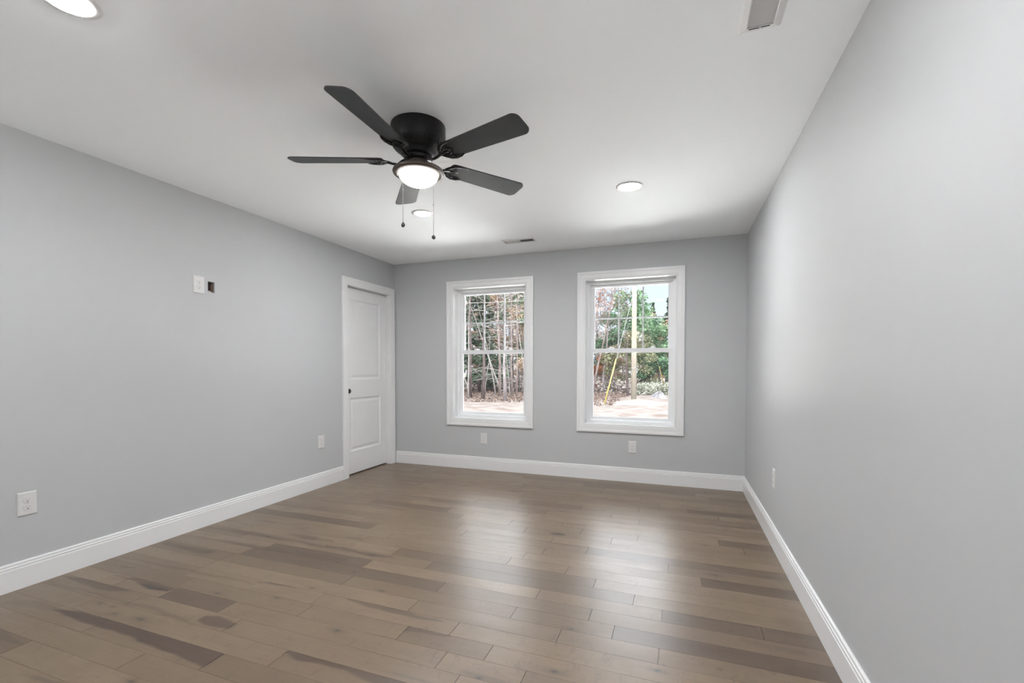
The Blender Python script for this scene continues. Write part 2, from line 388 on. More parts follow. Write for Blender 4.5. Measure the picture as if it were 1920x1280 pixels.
KNOTS=[[0.588,-3.408,0.012],[0.686,-3.409,0.008],[0.768,-3.448,0.012],[0.943,-3.437,0.016],[0.923,-3.435,0.012],[1.119,-3.549,0.012],[1.374,-3.73,0.012],[0.568,-3.533,0.01],[1.047,-3.136,0.012],[1.466,-2.923,0.01],[1.376,-3.068,0.01],[1.832,-2.82,0.01],[1.87,-3.196,0.014],[1.549,-2.687,0.012],[1.372,-2.611,0.01],[1.853,-3.409,0.008],[1.503,-2.458,0.012],[1.154,-2.969,0.008],[2.855,-2.824,0.012],[2.857,-3.131,0.014],[2.596,-3.264,0.014],[3.508,-2.017,0.014],[3.232,-2.988,0.012],[3.533,-2.594,0.01],[0.62,-2.442,0.018],[0.729,-2.444,0.01],[0.889,-2.373,0.014],[1.012,-2.448,0.012],[1.139,-2.445,0.012],[0.858,-2.577,0.012],[1.003,-2.563,0.012],[1.368,-2.61,0.01],[0.7,-2.234,0.012],[0.977,-0.945,0.014],[0.667,-0.97,0.012],[0.822,-1.161,0.01],[0.513,-1.291,0.012],[0.511,-1.458,0.01],[1.515,-1.417,0.012],[1.504,-2.457,0.016],[0.953,-1.641,0.008],[2.541,-0.819,0.014],[2.413,-1.193,0.014],[2.319,-1.373,0.01],[2.303,-0.944,0.008],[2.887,-0.402,0.014],[2.275,-2.031,0.006],[1.824,-0.738,0.014],[3.198,-0.843,0.012],[3.476,-0.724,0.014],[3.478,-1.563,0.014],[3.546,-1.391,0.012],[3.865,-1.04,0.014],[3.602,-0.155,0.014]]

def floor_mesh():
    rnd = random.Random(11)
    X0, X1, Y0 = -0.12, W + 0.02, FRONT - 0.02
    vs, fs, tone, heart, knot, seed = [], [], [], [], [], []
    base = 0
    nrow = int((ROW0 - Y0) / PITCH) + 1
    streaks = [(np.array(p, float), st) for p, st in STREAKS]
    used = set()
    for r in range(nrow):
        yt, yb = ROW0 - PITCH * r, ROW0 - PITCH * (r + 1)
        if yb >= 0.02: continue
        yt, yb = min(yt, 0.02), max(yb, Y0)
        js = list(JOINTS.get(r, []))
        known = [X0] + js + [X1]
        pts = [X0]
        for a, b in zip(known, known[1:]):           # fill long unseen stretches with random ends
            pos = a
            while b - pos > 1.45:
                pos += rnd.uniform(0.55, 1.15)
                if b - pos > 0.3: pts.append(pos)
            pts.append(b)
        pts = sorted(set(pts))
        for a, b in zip(pts, pts[1:]):
            if b - a < 0.02: continue
            sd_ = rnd.random()
            tn = rnd.random() ** 1.6 * 0.75
            hv = 0.0
            for rr, xx, tt in DARK:
                if rr == r and a <= xx <= b: tn = 0.6 + 0.4 * tt; hv = tt * 0.72
            ga, gs = 0.0009, 0.00045
            nx = max(2, int((b - a) / 0.011)); ny = 14
            xs = np.linspace(a + ga, b - ga, nx + 1); ys = np.linspace(yb + gs, yt - gs, ny + 1)
            gx, gy = np.meshgrid(xs, ys)
            h = np.full(gx.shape, hv); k = np.zeros(gx.shape)
            if hv: h = h * (0.86 + 0.14 * np.sin(gx * 2.3 + sd_ * 9) * np.cos((gy - yb) * 30 + sd_ * 5))
            for p, st in streaks:
                if p[:, 1].max() < yb - 0.03 or p[:, 1].min() > yt + 0.03 or p[0, 0] > b or p[-1, 0] < a: continue
                if not (yb - 0.004 <= np.median(p[:, 1]) <= yt + 0.004): continue
                cyl = np.interp(gx, p[:, 0], p[:, 1]); hw = np.interp(gx, p[:, 0], p[:, 2])
                inside = (gx > p[0, 0]) & (gx < p[-1, 0])
                wob = 0.004 * np.sin(gx * 17 + sd_ * 20) + 0.002 * np.sin(gx * 43 + 3)
                mk = np.clip((hw + 0.004 - np.abs(gy - cyl + wob)) / 0.008, 0, 1) * inside
                if st > 1.1: k = np.maximum(k, mk * 0.75)
                h = np.maximum(h, mk * min(st, 1.0))
            # unseen rows and quiet boards get their own heartwood
            if r > 34 or (hv == 0 and rnd.random() < 0.14):
                x0 = rnd.uniform(a, b); ln = rnd.uniform(0.25, 0.9); yc = rnd.uniform(yb, yt); wd = rnd.uniform(0.006, 0.022)
                tt = np.clip((gx - x0) / ln, 0, 1)
                mk = np.clip((wd * np.sin(tt * np.pi) + 0.002 - np.abs(gy - yc - 0.006 * np.sin(gx * 9 + sd_ * 7))) / 0.008, 0, 1) * (tt > 0) * (tt < 1)
                h = np.maximum(h, mk * rnd.uniform(0.3, 0.65))
            for kx, ky, kr in KNOTS:
                if a - 0.02 < kx < b + 0.02 and yb - 0.004 < ky < yt + 0.004:
                    d = np.hypot((gx - kx) / 1.6, gy - ky)
                    k = np.maximum(k, np.clip(1.3 - d / (kr * 0.62), 0, 1))
                    h = np.maximum(h, 0.45 * np.clip(1.3 - np.hypot((gx - kx) / 3.0, gy - ky) / (kr * 1.5), 0, 1))
            top = np.stack([gx.ravel(), gy.ravel(), np.zeros(gx.size)], 1)
            n1 = nx + 1
            ii = np.arange(ny * n1).reshape(ny, n1)[:, :-1].ravel()
            q = np.stack([ii, ii + 1, ii + n1 + 1, ii + n1], 1) + base
            cor = [0, nx, ny * n1 + nx, ny * n1]
            low = np.array([[top[c][0], top[c][1], -0.006] for c in cor])
            vs.append(top); vs.append(low); fs += q.tolist()
            lo = base + len(top)
            loops = [list(range(0, n1)), [nx + n1 * j for j in range(ny + 1)], [ny * n1 + i for i in range(nx, -1, -1)], [n1 * j for j in range(ny, -1, -1)]]
            for s_, lp in enumerate(loops):
                fs.append([base + i for i in lp][::-1] + [lo + s_, lo + (s_ + 1) % 4])
            nn = len(top) + 4
            tone.append(np.full(nn, tn)); seed.append(np.full(nn, sd_))
            heart.append(np.concatenate([h.ravel(), np.ones(4)])); knot.append(np.concatenate([k.ravel(), np.ones(4)]))
            base += nn
    bx = np.array([(x, y, z) for z in (-0.03, -0.006) for x, y in ((X0, Y0), (X1, Y0), (X1, 0.02), (X0, 0.02))])
    vs.append(bx); fs += [[base + i for i in q] for q in ((3, 2, 1, 0), (4, 5, 6, 7), (0, 1, 5, 4), (1, 2, 6, 5), (2, 3, 7, 6), (3, 0, 4, 7))]
    for l, v in ((tone, 1.0), (seed, 0.0), (heart, 1.0), (knot, 1.0)): l.append(np.full(8, v))
    me = bpy.data.meshes.new('floor')
    me.from_pydata(np.concatenate(vs).tolist(), [], fs)
    for n_, l in (('tone', tone), ('seed', seed), ('heart', heart), ('knot', knot)):
        a_ = me.attributes.new(n_, 'FLOAT', 'POINT'); a_.data.foreach_set('value', np.concatenate(l).astype(np.float32))
    me.update(); me.materials.append(M['floor'])
    o = bpy.data.objects.new('floor', me); C.objects.link(o); tag(o, kind='structure')
floor_mesh()

# ------------------------------------------------------------------ baseboards
BASE = [(0.0, 0.0), (0.015, 0.0), (0.015, 0.108), (0.0145, 0.112), (0.0125, 0.1135), (0.0125, 0.117), (0.0135, 0.122), (0.0125, 0.127),
        (0.0095, 0.1285), (0.0095, 0.132), (0.0105, 0.137), (0.009, 0.142), (0.005, 0.145), (0.0, 0.145)]
def baseboard(name, P, u0, u1, mitre0, mitre1):
    mb = MB(); n = len(BASE)
    vs = [P(u0 + (h if mitre0 else 0), z, h) for h, z in BASE] + [P(u1 - (h if mitre1 else 0), z, h) for h, z in BASE]
    fs = [(i, (i + 1) % n, n + (i + 1) % n, n + i) for i in range(n)] + [tuple(range(n))[::-1], tuple(range(n, 2 * n))]
    mb.add(vs, fs); tag(mb.build(name, M['trim']), kind='structure')
baseboard('baseboard_back', PB, 0.0185, W, False, True)
baseboard('baseboard_right', PR, FRONT, 0.0, False, True)
baseboard('baseboard_left', PL, FRONT, -0.9475, False, False)
baseboard('baseboard_front', PF, 0.015, W - 0.015, False, False)

# ------------------------------------------------------------------ casings, windows, door
CASING = [(0.0, 0.0), (0.0, 0.009), (0.003, 0.011), (0.010, 0.0125), (0.014, 0.0105), (0.017, 0.0105), (0.021, 0.0135), (0.058, 0.015),
          (0.063, 0.0185), (0.082, 0.019), (0.087, 0.0165), (0.087, 0.0)]
bar = lambda a, b, h0, h1: [(a, h0), (a, h1), (b, h1), (b, h0)]
for n, (a, b) in WIN.items():
    root = empty('window_%d' % n, ((a + b) / 2, 0, WZ0)); tag(root, kind='structure')
    Q = lambda u, v, h, cx=(a + b) / 2: (u - cx, -h, v - WZ0)
    mb = MB(); frame(mb, Q, a, WZ0, b, WZ1, CASING); mb.build('window_casing', M['trim'], root)
    mb = MB(); frame(mb, Q, a, WZ0, b, WZ1, bar(0.0, LIN, -0.104, 0.0)); mb.build('window_jamb', M['trim'], root)
    mb = MB(); frame(mb, Q, a + 0.030, WZ0 + 0.028, b - 0.030, WZ1 - 0.028, bar(0.0, 0.0299, -0.185, -0.100))
    frame(mb, Q, a + 0.020, WZ0 + 0.020, b - 0.020, WZ1 - 0.020, bar(0.0, 0.0199, -0.101, -0.094))
    mb.build('window_frame', M['vinyl'], root)
    zc = 1.338
    # upper sash (outer track), with the grille behind its pane
    mb = MB(); u0, u1, v0, v1 = a + 0.073, b - 0.073, 1.382, 2.039
    frame(mb, Q, u0, v0, u1, v1, [(0, -0.176), (0, -0.154), (0.006, -0.149), (0.0425, -0.149), (0.0425, -0.180), (0.006, -0.180)])
    us = mb.build('upper_sash', M['vinyl'], root)
    mb = MB(); mb.box(Q(u0 - 0.004, v0 - 0.004, -0.164), Q(u1 + 0.004, v1 + 0.004, -0.160)); mb.build('window_pane', M['glass'], us)
    mb = MB()
    for k in (1, 2):
        uu = u0 + (u1 - u0) * k / 3; mb.box(Q(uu - 0.008, v0, -0.172), Q(uu + 0.008, v1, -0.166))
    vv = (v0 + v1) / 2 - 0.004; mb.box(Q(u0, vv - 0.008, -0.1725), Q(u1, vv + 0.008, -0.1665))
    mb.build('window_grille', M['grille'], us)
    # lower sash (inner track)
    mb = MB(); l0, l1, w0, w1 = a + 0.065, b - 0.065, 0.656, zc
    frame(mb, Q, l0, w0, l1, w1, [(0, -0.136), (0, -0.118), (0.005, -0.112), (0.0345, -0.112), (0.0345, -0.146), (0.005, -0.146)])
    mb.box(Q(l0 - 0.034, zc + 0.030, -0.144), Q(l1 + 0.034, zc + 0.044, -0.106))
    ls = mb.build('lower_sash', M['vinyl'], root)
    mb = MB(); mb.box(Q(l0 - 0.004, w0 - 0.004, -0.128), Q(l1 + 0.004, w1 + 0.004, -0.124)); mb.build('window_pane', M['glass'], ls)
    for k in (0.24, 0.79):
        lk = MB(); uu = l0 + (l1 - l0) * k
        lk.prism([(uu - (a + b) / 2 + dx, yy) for dx, yy in ((-0.035, 0.116), (0.035, 0.116), (0.028, 0.142), (-0.028, 0.142))], zc + 0.044 - WZ0, zc + 0.050 - WZ0)
        lk.lathe([(0, 0.017), (0.010, 0.016), (0.014, 0.010), (0.016, 0.0)], 16, (uu - (a + b) / 2, 0.131, zc + 0.0495 - WZ0))
        lk.tube([(uu - (a + b) / 2, 0.131, zc + 0.058 - WZ0), (uu - (a + b) / 2 + 0.032, 0.120, zc + 0.057 - WZ0)], [0.006, 0.004], 8)
        lk.build('sash_lock', M['vinyl'], root)

# door in the left wall
root = empty('door_1', (0, (DY0 + DY1) / 2, 0)); tag(root, kind='structure')
dc = (DY0 + DY1) / 2
Q = lambda u, v, h: (h, u - dc, v)
mb = MB(); frame(mb, Q, DY0, 0.0, DY1, DZ, [(o_ * 0.083 / 0.087 if o_ < 0.09 else o_, h) for o_, h in CASING], True); mb.build('door_casing', M['trim'], root)
mb = MB(); frame(mb, Q, DY0, 0.0, DY1, DZ, bar(0.0, LIN, -T, 0.0), True)
frame(mb, Q, DY0 + 0.010, 0.0, DY1 - 0.010, DZ - 0.010, bar(0.0, 0.0101, -T, -0.098), True)
mb.build('door_jamb', M['trim'], root)
FX = -0.058                                         # face of the slab
def door_slab():
    y0, y1, z0, z1 = DY0 + 0.004, DY1 - 0.004, 0.012, DZ - 0.004
    pans = [(y0 + 0.098, 0.255, y1 - 0.110, 0.845), (y0 + 0.098, 1.045, y1 - 0.110, 1.925)]
    us = sorted({y0, y1, pans[0][0], pans[0][2]}); zs = sorted({z0, z1, *[p[1] for p in pans], *[p[3] for p in pans]})
    mb = MB()
    for i in range(3):
        for j in range(len(zs) - 1):
            if i == 1 and j in (1, 3): continue
            mb.add([Q(us[i], zs[j], FX), Q(us[i + 1], zs[j], FX), Q(us[i + 1], zs[j + 1], FX), Q(us[i], zs[j + 1], FX)], [(0, 1, 2, 3)])
    for p in pans:                                  # moulded recess and raised field
        rings = []
        for ins, h in ((0, 0), (0.007, -0.004), (0.016, -0.0095), (0.026, -0.0105), (0.040, -0.006), (0.052, -0.003)):
            rings += [Q(p[0] + ins, p[1] + ins, FX + h), Q(p[2] - ins, p[1] + ins, FX + h), Q(p[2] - ins, p[3] - ins, FX + h), Q(p[0] + ins, p[3] - ins, FX + h)]
        fs = [(r * 4 + k, r * 4 + (k + 1) % 4, r * 4 + 4 + (k + 1) % 4, r * 4 + 4 + k) for r in range(5) for k in range(4)] + [(20, 21, 22, 23)]
        mb.add(rings, fs)
    mb.add([Q(u, z, FX + h) for h in (0, -0.035) for u, z in ((y0, z0), (y1, z0), (y1, z1), (y0, z1))],
           [(4, 7, 6, 5), (0, 4, 5, 1), (1, 5, 6, 2), (2, 6, 7, 3), (3, 7, 4, 0)])
    return mb.build('door_panel', M['trim'], root)
slab = door_slab()
mb = MB(); mb.lathe([(0.0, 0.0), (0.031, 0.0), (0.032, -0.003), (0.029, -0.007), (0.012, -0.010), (0.011, -0.024), (0.020, -0.031), (0.026, -0.041),
                     (0.0265, -0.049), (0.021, -0.056), (0.010, -0.060), (0.0, -0.061)], 32)
mb.xform(Matrix.Translation((FX, DY0 + 0.035 - dc, 0.924)) @ Matrix.Rotation(-math.pi / 2, 4, 'Y'))
tag(mb.build('door_knob', M['knob'], slab), 'black round door knob')

# ------------------------------------------------------------------ electrical outlets
def make_outlet():
    root = empty('electrical_outlet', (0, 0, 0))    # local: x across, z up, faces -y
    mb = MB(); w, h = 0.040, 0.0625
    mb.add([(-w, 0, -h), (w, 0, -h), (w, 0, h), (-w, 0, h), (-w, -0.003, -h), (w, -0.003, -h), (w, -0.003, h), (-w, -0.003, h),
            (-w + .005, -0.0065, -h + .005), (w - .005, -0.0065, -h + .005), (w - .005, -0.0065, h - .005), (-w + .005, -0.0065, h - .005)],
           [(0, 3, 2, 1), (0, 1, 5, 4), (1, 2, 6, 5), (2, 3, 7, 6), (3, 0, 4, 7), (4, 5, 9, 8), (5, 6, 10, 9), (6, 7, 11, 10), (7, 4, 8, 11), (8, 9, 10, 11)])
    mb.build('cover_plate', M['plate'], root)
    for s in (1, -1):
        mb = MB(); ol = []
        for k in range(28):
            a = 2 * math.pi * k / 28; x, z = 0.0172 * math.cos(a), 0.0172 * math.sin(a)
            ol.append((x, max(-0.0135, min(0.0135, z))))
        mb.prism([(x, z) for x, z in ol], 0.0060, 0.0085)
        mb.v = [(x, -d, z + s * 0.0195) for x, z, d in mb.v]
        rc = mb.build('receptacle', M['plate'], root)
        sl = MB()
        sl.box((-0.0075, -0.0088, s * 0.0195 + 0.0005), (-0.0055, -0.0080, s * 0.0195 + 0.0085)); sl.box((0.0055, -0.0088, s * 0.0195 + 0.0015), (0.0075, -0.0080, s * 0.0195 + 0.0080))
        sl.build('blade_slot', M['slotgrey'], rc)
        gh = MB(); gh.lathe([(0, 0.0089), (0.0027, 0.0089), (0.0027, 0.0080), (0, 0.0080)], 12)
        gh.v = [(x, -d, y + s * 0.0195 - 0.0065) for x, y, d in gh.v]
        gh.build('ground_slot', M['slot'], rc)
    mb = MB(); mb.lathe([(0, 0.0078), (0.0024, 0.0074), (0.003, 0.0060), (0, 0.0060)], 12); mb.v = [(x, -d, y) for x, y, d in mb.v]
    mb.build('plate_screw', M['screw'], root)
    return root
outlets = [((0, -3.421, 0.446), math.pi / 2, 'white outlet low on the left wall, nearest the camera'),
           ((0, -1.257, 0.446), math.pi / 2, 'white outlet low on the left wall beside the door casing'),
           ((0, -2.456, 1.783), math.pi / 2, 'white outlet high on the left wall beside a square cut-out hole'),
           ((1.2, 0, 0.359), 0, 'white outlet under the left window'),
           ((2.865, 0, 0.360), 0, 'white outlet under the right window'),
           ((W, -1.41, 0.447), -math.pi / 2, 'white outlet on the right wall, seen almost edge-on')]
proto = make_outlet()
for i, (loc, rz, lab) in enumerate(outlets):
    o = proto if i == 0 else copy_tree(proto)
    o.location = loc; o.rotation_euler = (0, 0, rz); tag(o, lab, 'outlet', 'wall outlets')

# ------------------------------------------------------------------ recessed lights
def make_downlight():
    root = empty('recessed_light', (0, 0, 0))
    mb = MB(); mb.lathe([(0.062, 0.0), (0.063, -0.005), (0.070, -0.0065), (0.084, -0.005), (0.091, -0.001), (0.091, 0.0), (0.062, 0.0)], 48)
    mb.build('trim_ring', M['plate'], root)
    mb = MB(); mb.lathe([(0.0, -0.0115), (0.020, -0.0112), (0.040, -0.0102), (0.052, -0.0085), (0.0585, -0.0060), (0.0605, -0.002), (0.0, -0.001)], 40)
    mb.build('light_lens', M['lens'], root)
    return root
proto = make_downlight()
for i, (x, y, lab) in enumerate([(2.967, -1.532, 'lit round recessed ceiling light in front of the right window'),
                                 (1.322, -1.532, 'lit round recessed ceiling light beyond the fan, between its pull chains'),
                                 (1.322, -3.845, 'lit round recessed ceiling light cut by the upper left photo corner'),
                                 (2.967, -3.845, 'lit round recessed ceiling light above the camera by the right wall')]):
    o = proto if i == 0 else copy_tree(proto)
    o.location = (x, y, H); tag(o, lab, 'ceiling light', 'recessed ceiling lights')

# ------------------------------------------------------------------ air registers
def make_register(tilts):
    root = empty('air_register', (0, 0, 0))          # local: long axis x, hangs down -z
    L2, W2, a, b = 0.172, 0.073, 0.145, 0.043
    mb = MB()
    frame(mb, lambda u, v, h: (u, v, -h), -a, -b, a, b, [(0, 0.0), (0, 0.007), (0.004, 0.008), (0.022, 0.0055), (0.029, 0.001), (0.029, 0.0)])
    mb.v = [(max(-L2, min(L2, x)), max(-W2, min(W2, y)), z) for x, y, z in mb.v]
    mb.box((-0.004, -b, -0.007), (0.004, b, -0.001)); mb.build('register_frame', M['vent'], root)
    mb = MB(); mb.box((-a, -b, -0.0012), (a, b, -0.0004)); mb.build('duct_shade_sheet', M['ventshade'], root)  # shade behind the louvers, put in as a dark sheet
    for s in (-1, 1):
        mb = MB(); n = 16
        for k in range(n):
            x = s * (0.011 + (k + 0.5) * (a - 0.013) / n)
            t = tilts[0] if s < 0 else tilts[1]; d = 0.0037
            dx, dz = d * math.cos(t), d * math.sin(t)
            mb.add([(x - dx - .0003, -b, -0.0042 - dz), (x + dx - .0003, -b, -0.0042 + dz), (x + dx + .0003, -b, -0.0038 + dz), (x - dx + .0003, -b, -0.0038 - dz),
                    (x - dx - .0003, b, -0.0042 - dz), (x + dx - .0003, b, -0.0042 + dz), (x + dx + .0003, b, -0.0038 + dz), (x - dx + .0003, b, -0.0038 - dz)],
                   [(0, 1, 2, 3), (7, 6, 5, 4), (0, 4, 5, 1), (1, 5, 6, 2), (2, 6, 7, 3), (3, 7, 4, 0)])
        mb.build('louver_bank', M['vent'], root)
    for s in (-1, 1):
        mb = MB(); mb.lathe([(0, -0.0085), (0.003, -0.008), (0.004, -0.006), (0, -0.006)], 10, (s * 0.158, 0, 0)); mb.build('register_screw', M['screw'], root)
    mb = MB(); mb.box((-a - 0.008, -0.036, -0.0088), (-a - 0.004, 0.034, -0.0078)); mb.build('lever_slot', M['slot'], root)
    mb = MB(); mb.box((-a - 0.0075, -0.003, -0.013), (-a - 0.0045, 0.004, -0.0085)); mb.build('damper_lever', M['vent'], root)
    return root
o = make_register((0.75, -0.72)); o.location = (1.807, -0.505, H)
tag(o, 'white ceiling air register near the window wall, one half dark', 'air vent', 'ceiling air registers')
o = make_register((0.35, 0.35)); o.location = (3.567, -3.058, H); o.rotation_euler = (0, 0, -math.pi / 2)
tag(o, 'white ceiling air register at the top edge by the right wall', 'air vent', 'ceiling air registers')

# ------------------------------------------------------------------ ceiling fan
FAN = (2.005, -2.712)
root = empty('ceiling_fan', (*FAN, H))
tag(root, 'black five-blade hugger ceiling fan with lit frosted bowl and two pull chains', 'ceiling fan')
mb = MB(); mb.lathe([(0.0, 0.0), (0.1405, 0.0), (0.1415, -0.004), (0.1415, -0.078), (0.1395, -0.086), (0.133, -0.100), (0.120, -0.118), (0.104, -0.132), (0.088, -0.140),
                     (0.088, -0.148), (0.076, -0.156), (0.0, -0.156)], 64)
housing = mb.build('motor_housing', M['black'], root)
mb = MB()
for k in range(40):                                 # vent slits round the shoulder
    a = 2 * math.pi * k / 40
    mb.tube([(r * math.cos(a), r * math.sin(a), z) for r, z in ((0.1420, -0.070), (0.1405, -0.086), (0.1345, -0.100), (0.1225, -0.117))], 0.0010, 5)
mb.build('vent_rib', M['black'], housing)
mb = MB(); mb.lathe([(0.0, -0.156), (0.070, -0.156), (0.072, -0.160), (0.072, -0.172), (0.068, -0.178), (0.0, -0.178)], 48); mb.build('flywheel', M['black'], root)
BZ = -0.177
def blade_part(ang):
    rot = Matrix.Rotation(ang, 4, 'Z'); tilt = Matrix.Translation((0.2, 0, BZ)) @ Matrix.Rotation(math.radians(-12.5), 4, 'X') @ Matrix.Translation((-0.2, 0, 0))
    ol = []
    r0, r1, w0, w1, cr = 0.180, 0.665, 0.054, 0.068, 0.036
    def arc(cx, cyy, a0, a1, r, n=7): return [(cx + r * math.cos(a0 + (a1 - a0) * k / n), cyy + r * math.sin(a0 + (a1 - a0) * k / n)) for k in range(n + 1)]
    ol += arc(r1 - cr, -w1 + cr, -math.pi / 2, 0, cr) + arc(r1 - cr, w1 - cr, 0, math.pi / 2, cr)
    ol += arc(r0 + 0.02, w0 - 0.02, math.pi / 2, math.pi, 0.02, 4) + arc(r0 + 0.02, -w0 + 0.02, math.pi, 1.5 * math.pi, 0.02, 4)
    mb = MB(); mb.prism(ol, 0.0, 0.0055); mb.xform(rot @ tilt)
    b = mb.build('fan_blade', M['blade'], root)
    # cast iron bracket: curved arm splitting into two horns and a centre tongue
    mb = MB()
    mb.tube([(0.062, 0, -0.166), (0.085, 0, -0.176), (0.108, 0, BZ - 0.016), (0.135, 0, BZ - 0.014), (0.160, 0, BZ - 0.006), (0.185, 0, BZ - 0.004)], [0.010, 0.010, 0.010, 0.010, 0.012, 0.010], 10, 0.55)
    mb.xform(rot)
    m2 = MB()
    for s in (1, -1):
        pts = [(0.160, s * 0.004, -0.004), (0.176, s * 0.026, -0.004), (0.196, s * 0.046, -0.004), (0.222, s * 0.056, -0.004), (0.250, s * 0.057, -0.0035), (0.276, s * 0.051, -0.003)]
        m2.tube(pts, [0.009, 0.0095, 0.0105, 0.010, 0.0075, 0.003], 10, 0.5)
        pts = [(0.168, s * 0.006, -0.004), (0.190, s * 0.020, -0.004), (0.206, s * 0.022, -0.004), (0.220, s * 0.013, -0.004), (0.232, s * 0.006, -0.004)]
        m2.tube(pts, [0.006, 0.0065, 0.006, 0.006, 0.004], 8, 0.5)
        m2.tube([(0.192, s * 0.024, -0.004), (0.214, s * 0.040, -0.004), (0.226, s * 0.050, -0.004)], [0.005, 0.005, 0.006], 8, 0.5)
        m2.lathe([(0, -0.009), (0.004, -0.0085), (0.006, -0.006), (0.006, -0.002), (0, -0.002)], 12, (0.212, s * 0.036, 0))
    m2.tube([(0.18, 0, -0.004), (0.205, 0, -0.004), (0.238, 0, -0.003)], [0.006, 0.008, 0.003], 8, 0.5)
    m2.xform(rot @ tilt)
    mb.add(m2.v, m2.f, True)
    mb.build('blade_iron', M['black'], b)
TH0 = -573.2919 + 92 * 2 * math.pi
for k in range(5): blade_part(TH0 + k * 2 * math.pi / 5)
mb = MB(); mb.lathe([(0.0, -0.178), (0.050, -0.178), (0.052, -0.181), (0.052, -0.210), (0.049, -0.216), (0.0, -0.216)], 48); mb.build('switch_housing', M['bronze'], root)
mb = MB(); mb.lathe([(0.0, -0.212), (0.052, -0.212), (0.090, -0.2155), (0.118, -0.221), (0.130, -0.228), (0.1335, -0.236), (0.131, -0.243), (0.122, -0.2475), (0.106, -0.2475), (0.1045, -0.240), (0.0, -0.238)], 64)
mb.build('light_fitter', M['bronze'], root)
mb = MB()
prof = [(0.1035 * math.cos(t), -0.244 - 0.063 * math.sin(t)) for t in [math.pi / 2 * k / 14 for k in range(15)]]
mb.lathe([(0.0, -0.2405), (0.1035, -0.2405)] + prof[:-1] + [(0.0, -0.307)], 64); mb.build('glass_bowl', M['bowl'], root)
def chain(x, y, z0, z1, ang, name='pull_chain'):
    mb = MB(); mb.tube([(x, y, z0), (x, y, z1)], 0.0011, 6)
    n = int((z0 - z1) / 0.006)
    for k in range(n): mb.lathe([(0, 0.0019), (0.0017, 0.0009), (0.0017, -0.0009), (0, -0.0019)], 6, (x, y, z0 - 0.003 - k * 0.006))
    mb.lathe([(0, 0.006), (0.0028, 0.005), (0.0034, 0), (0.0028, -0.005), (0, -0.006)], 8, (x, y, z0 + (z1 - z0) * 0.42))
    c = mb.build(name, M['chain'], root)
    mb = MB(); mb.lathe([(0, 0.0035), (0.0085, 0.0035), (0.0115, 0.0015), (0.0115, -0.0015), (0.0085, -0.0035), (0, -0.0035)], 24)
    mb.xform(Matrix.Translation((x, y, z1 - 0.0105)) @ Matrix.Rotation(ang, 4, 'Z') @ Matrix.Rotation(math.pi / 2, 4, 'X'))
    mb.tube([(x, y, z1 + 0.004), (x, y, z1 - 0.004)], 0.0024, 8)
    mb.build('pull_pendant', M['knob'], c)
chain(-0.019, -0.1175, -0.243, -0.530, -0.15)
chain(0.018, 0.1237, -0.243, -0.531, 1.0)

# ------------------------------------------------------------------ outdoors
def two_tone(name, c1, c2, scale, rough=0.9, c3=None, stretch=(1, 1, 1), spec=0.1):
    mm = bpy.data.materials.new(name); mm.use_nodes = True
    t = mm.node_tree; b = t.nodes['Principled BSDF']
    b.inputs['Roughness'].default_value = rough; b.inputs['Specular IOR Level'].default_value = spec
    tcn = t.nodes.new('ShaderNodeTexCoord'); mp = t.nodes.new('ShaderNodeMapping'); mp.inputs['Scale'].default_value = stretch
    n = t.nodes.new('ShaderNodeTexNoise'); n.inputs['Scale'].default_value = scale; n.inputs['Detail'].default_value = 6; n.inputs['Roughness'].default_value = 0.65
    r = t.nodes.new('ShaderNodeValToRGB'); el = r.color_ramp.elements
    el[0].position = 0.36; el[1].position = 0.64; el[0].color = (*c1, 1); el[1].color = (*c2, 1)
    if c3: q = el.new(0.50); q.color = (*c3, 1)
    t.links.new(tcn.outputs['Object'], mp.inputs[0]); t.links.new(mp.outputs[0], n.inputs['Vector']); t.links.new(n.outputs['Fac'], r.inputs[0]); t.links.new(r.outputs[0], b.inputs['Base Color'])
    return mm
M['dirt'] = two_tone('sandy_dirt_with_leaves', (0.117, 0.089, 0.077), (0.209, 0.185, 0.171), 1.6, c3=(0.171, 0.146, 0.132))
M['litter'] = two_tone('fallen_leaves', (0.081, 0.053, 0.041), (0.243, 0.178, 0.146), 3.0, c3=(0.162, 0.113, 0.093))
M['pale_dirt'] = two_tone('pale_excavated_dirt', (0.197, 0.176, 0.153), (0.271, 0.252, 0.227), 2.5)
M['bark_dark'] = two_tone('dark_pine_bark', (0.060, 0.044, 0.042), (0.160, 0.124, 0.120), 6, stretch=(1, 1, 0.25))
M['bark_grey'] = two_tone('grey_pine_bark', (0.172, 0.143, 0.143), (0.329, 0.294, 0.294), 6, stretch=(1, 1, 0.25))
M['bark_pale'] = two_tone('pale_dead_bark', (0.233, 0.206, 0.196), (0.356, 0.329, 0.309), 5, stretch=(1, 1, 0.3))
M['bark_brown'] = two_tone('brown_bark', (0.144, 0.108, 0.100), (0.296, 0.244, 0.226), 6, stretch=(1, 1, 0.25))
M['leaf_green'] = two_tone('pine_needles', (0.057, 0.120, 0.065), (0.177, 0.291, 0.172), 1.3)
M['leaf_bright'] = two_tone('bright_pine_needles', (0.100, 0.193, 0.100), (0.259, 0.377, 0.225), 1.1)
M['leaf_dark'] = two_tone('dark_spruce_needles', (0.036, 0.054, 0.036), (0.117, 0.153, 0.104), 1.3)
M['leaf_grey'] = two_tone('grey_twig_haze', (0.196, 0.167, 0.151), (0.431, 0.382, 0.353), 1.4)
M['leaf_rust'] = two_tone('rust_oak_leaves', (0.231, 0.084, 0.042), (0.406, 0.189, 0.105), 1.7)
M['leaf_tan'] = two_tone('tan_beech_leaves', (0.263, 0.185, 0.123), (0.509, 0.386, 0.281), 1.5)
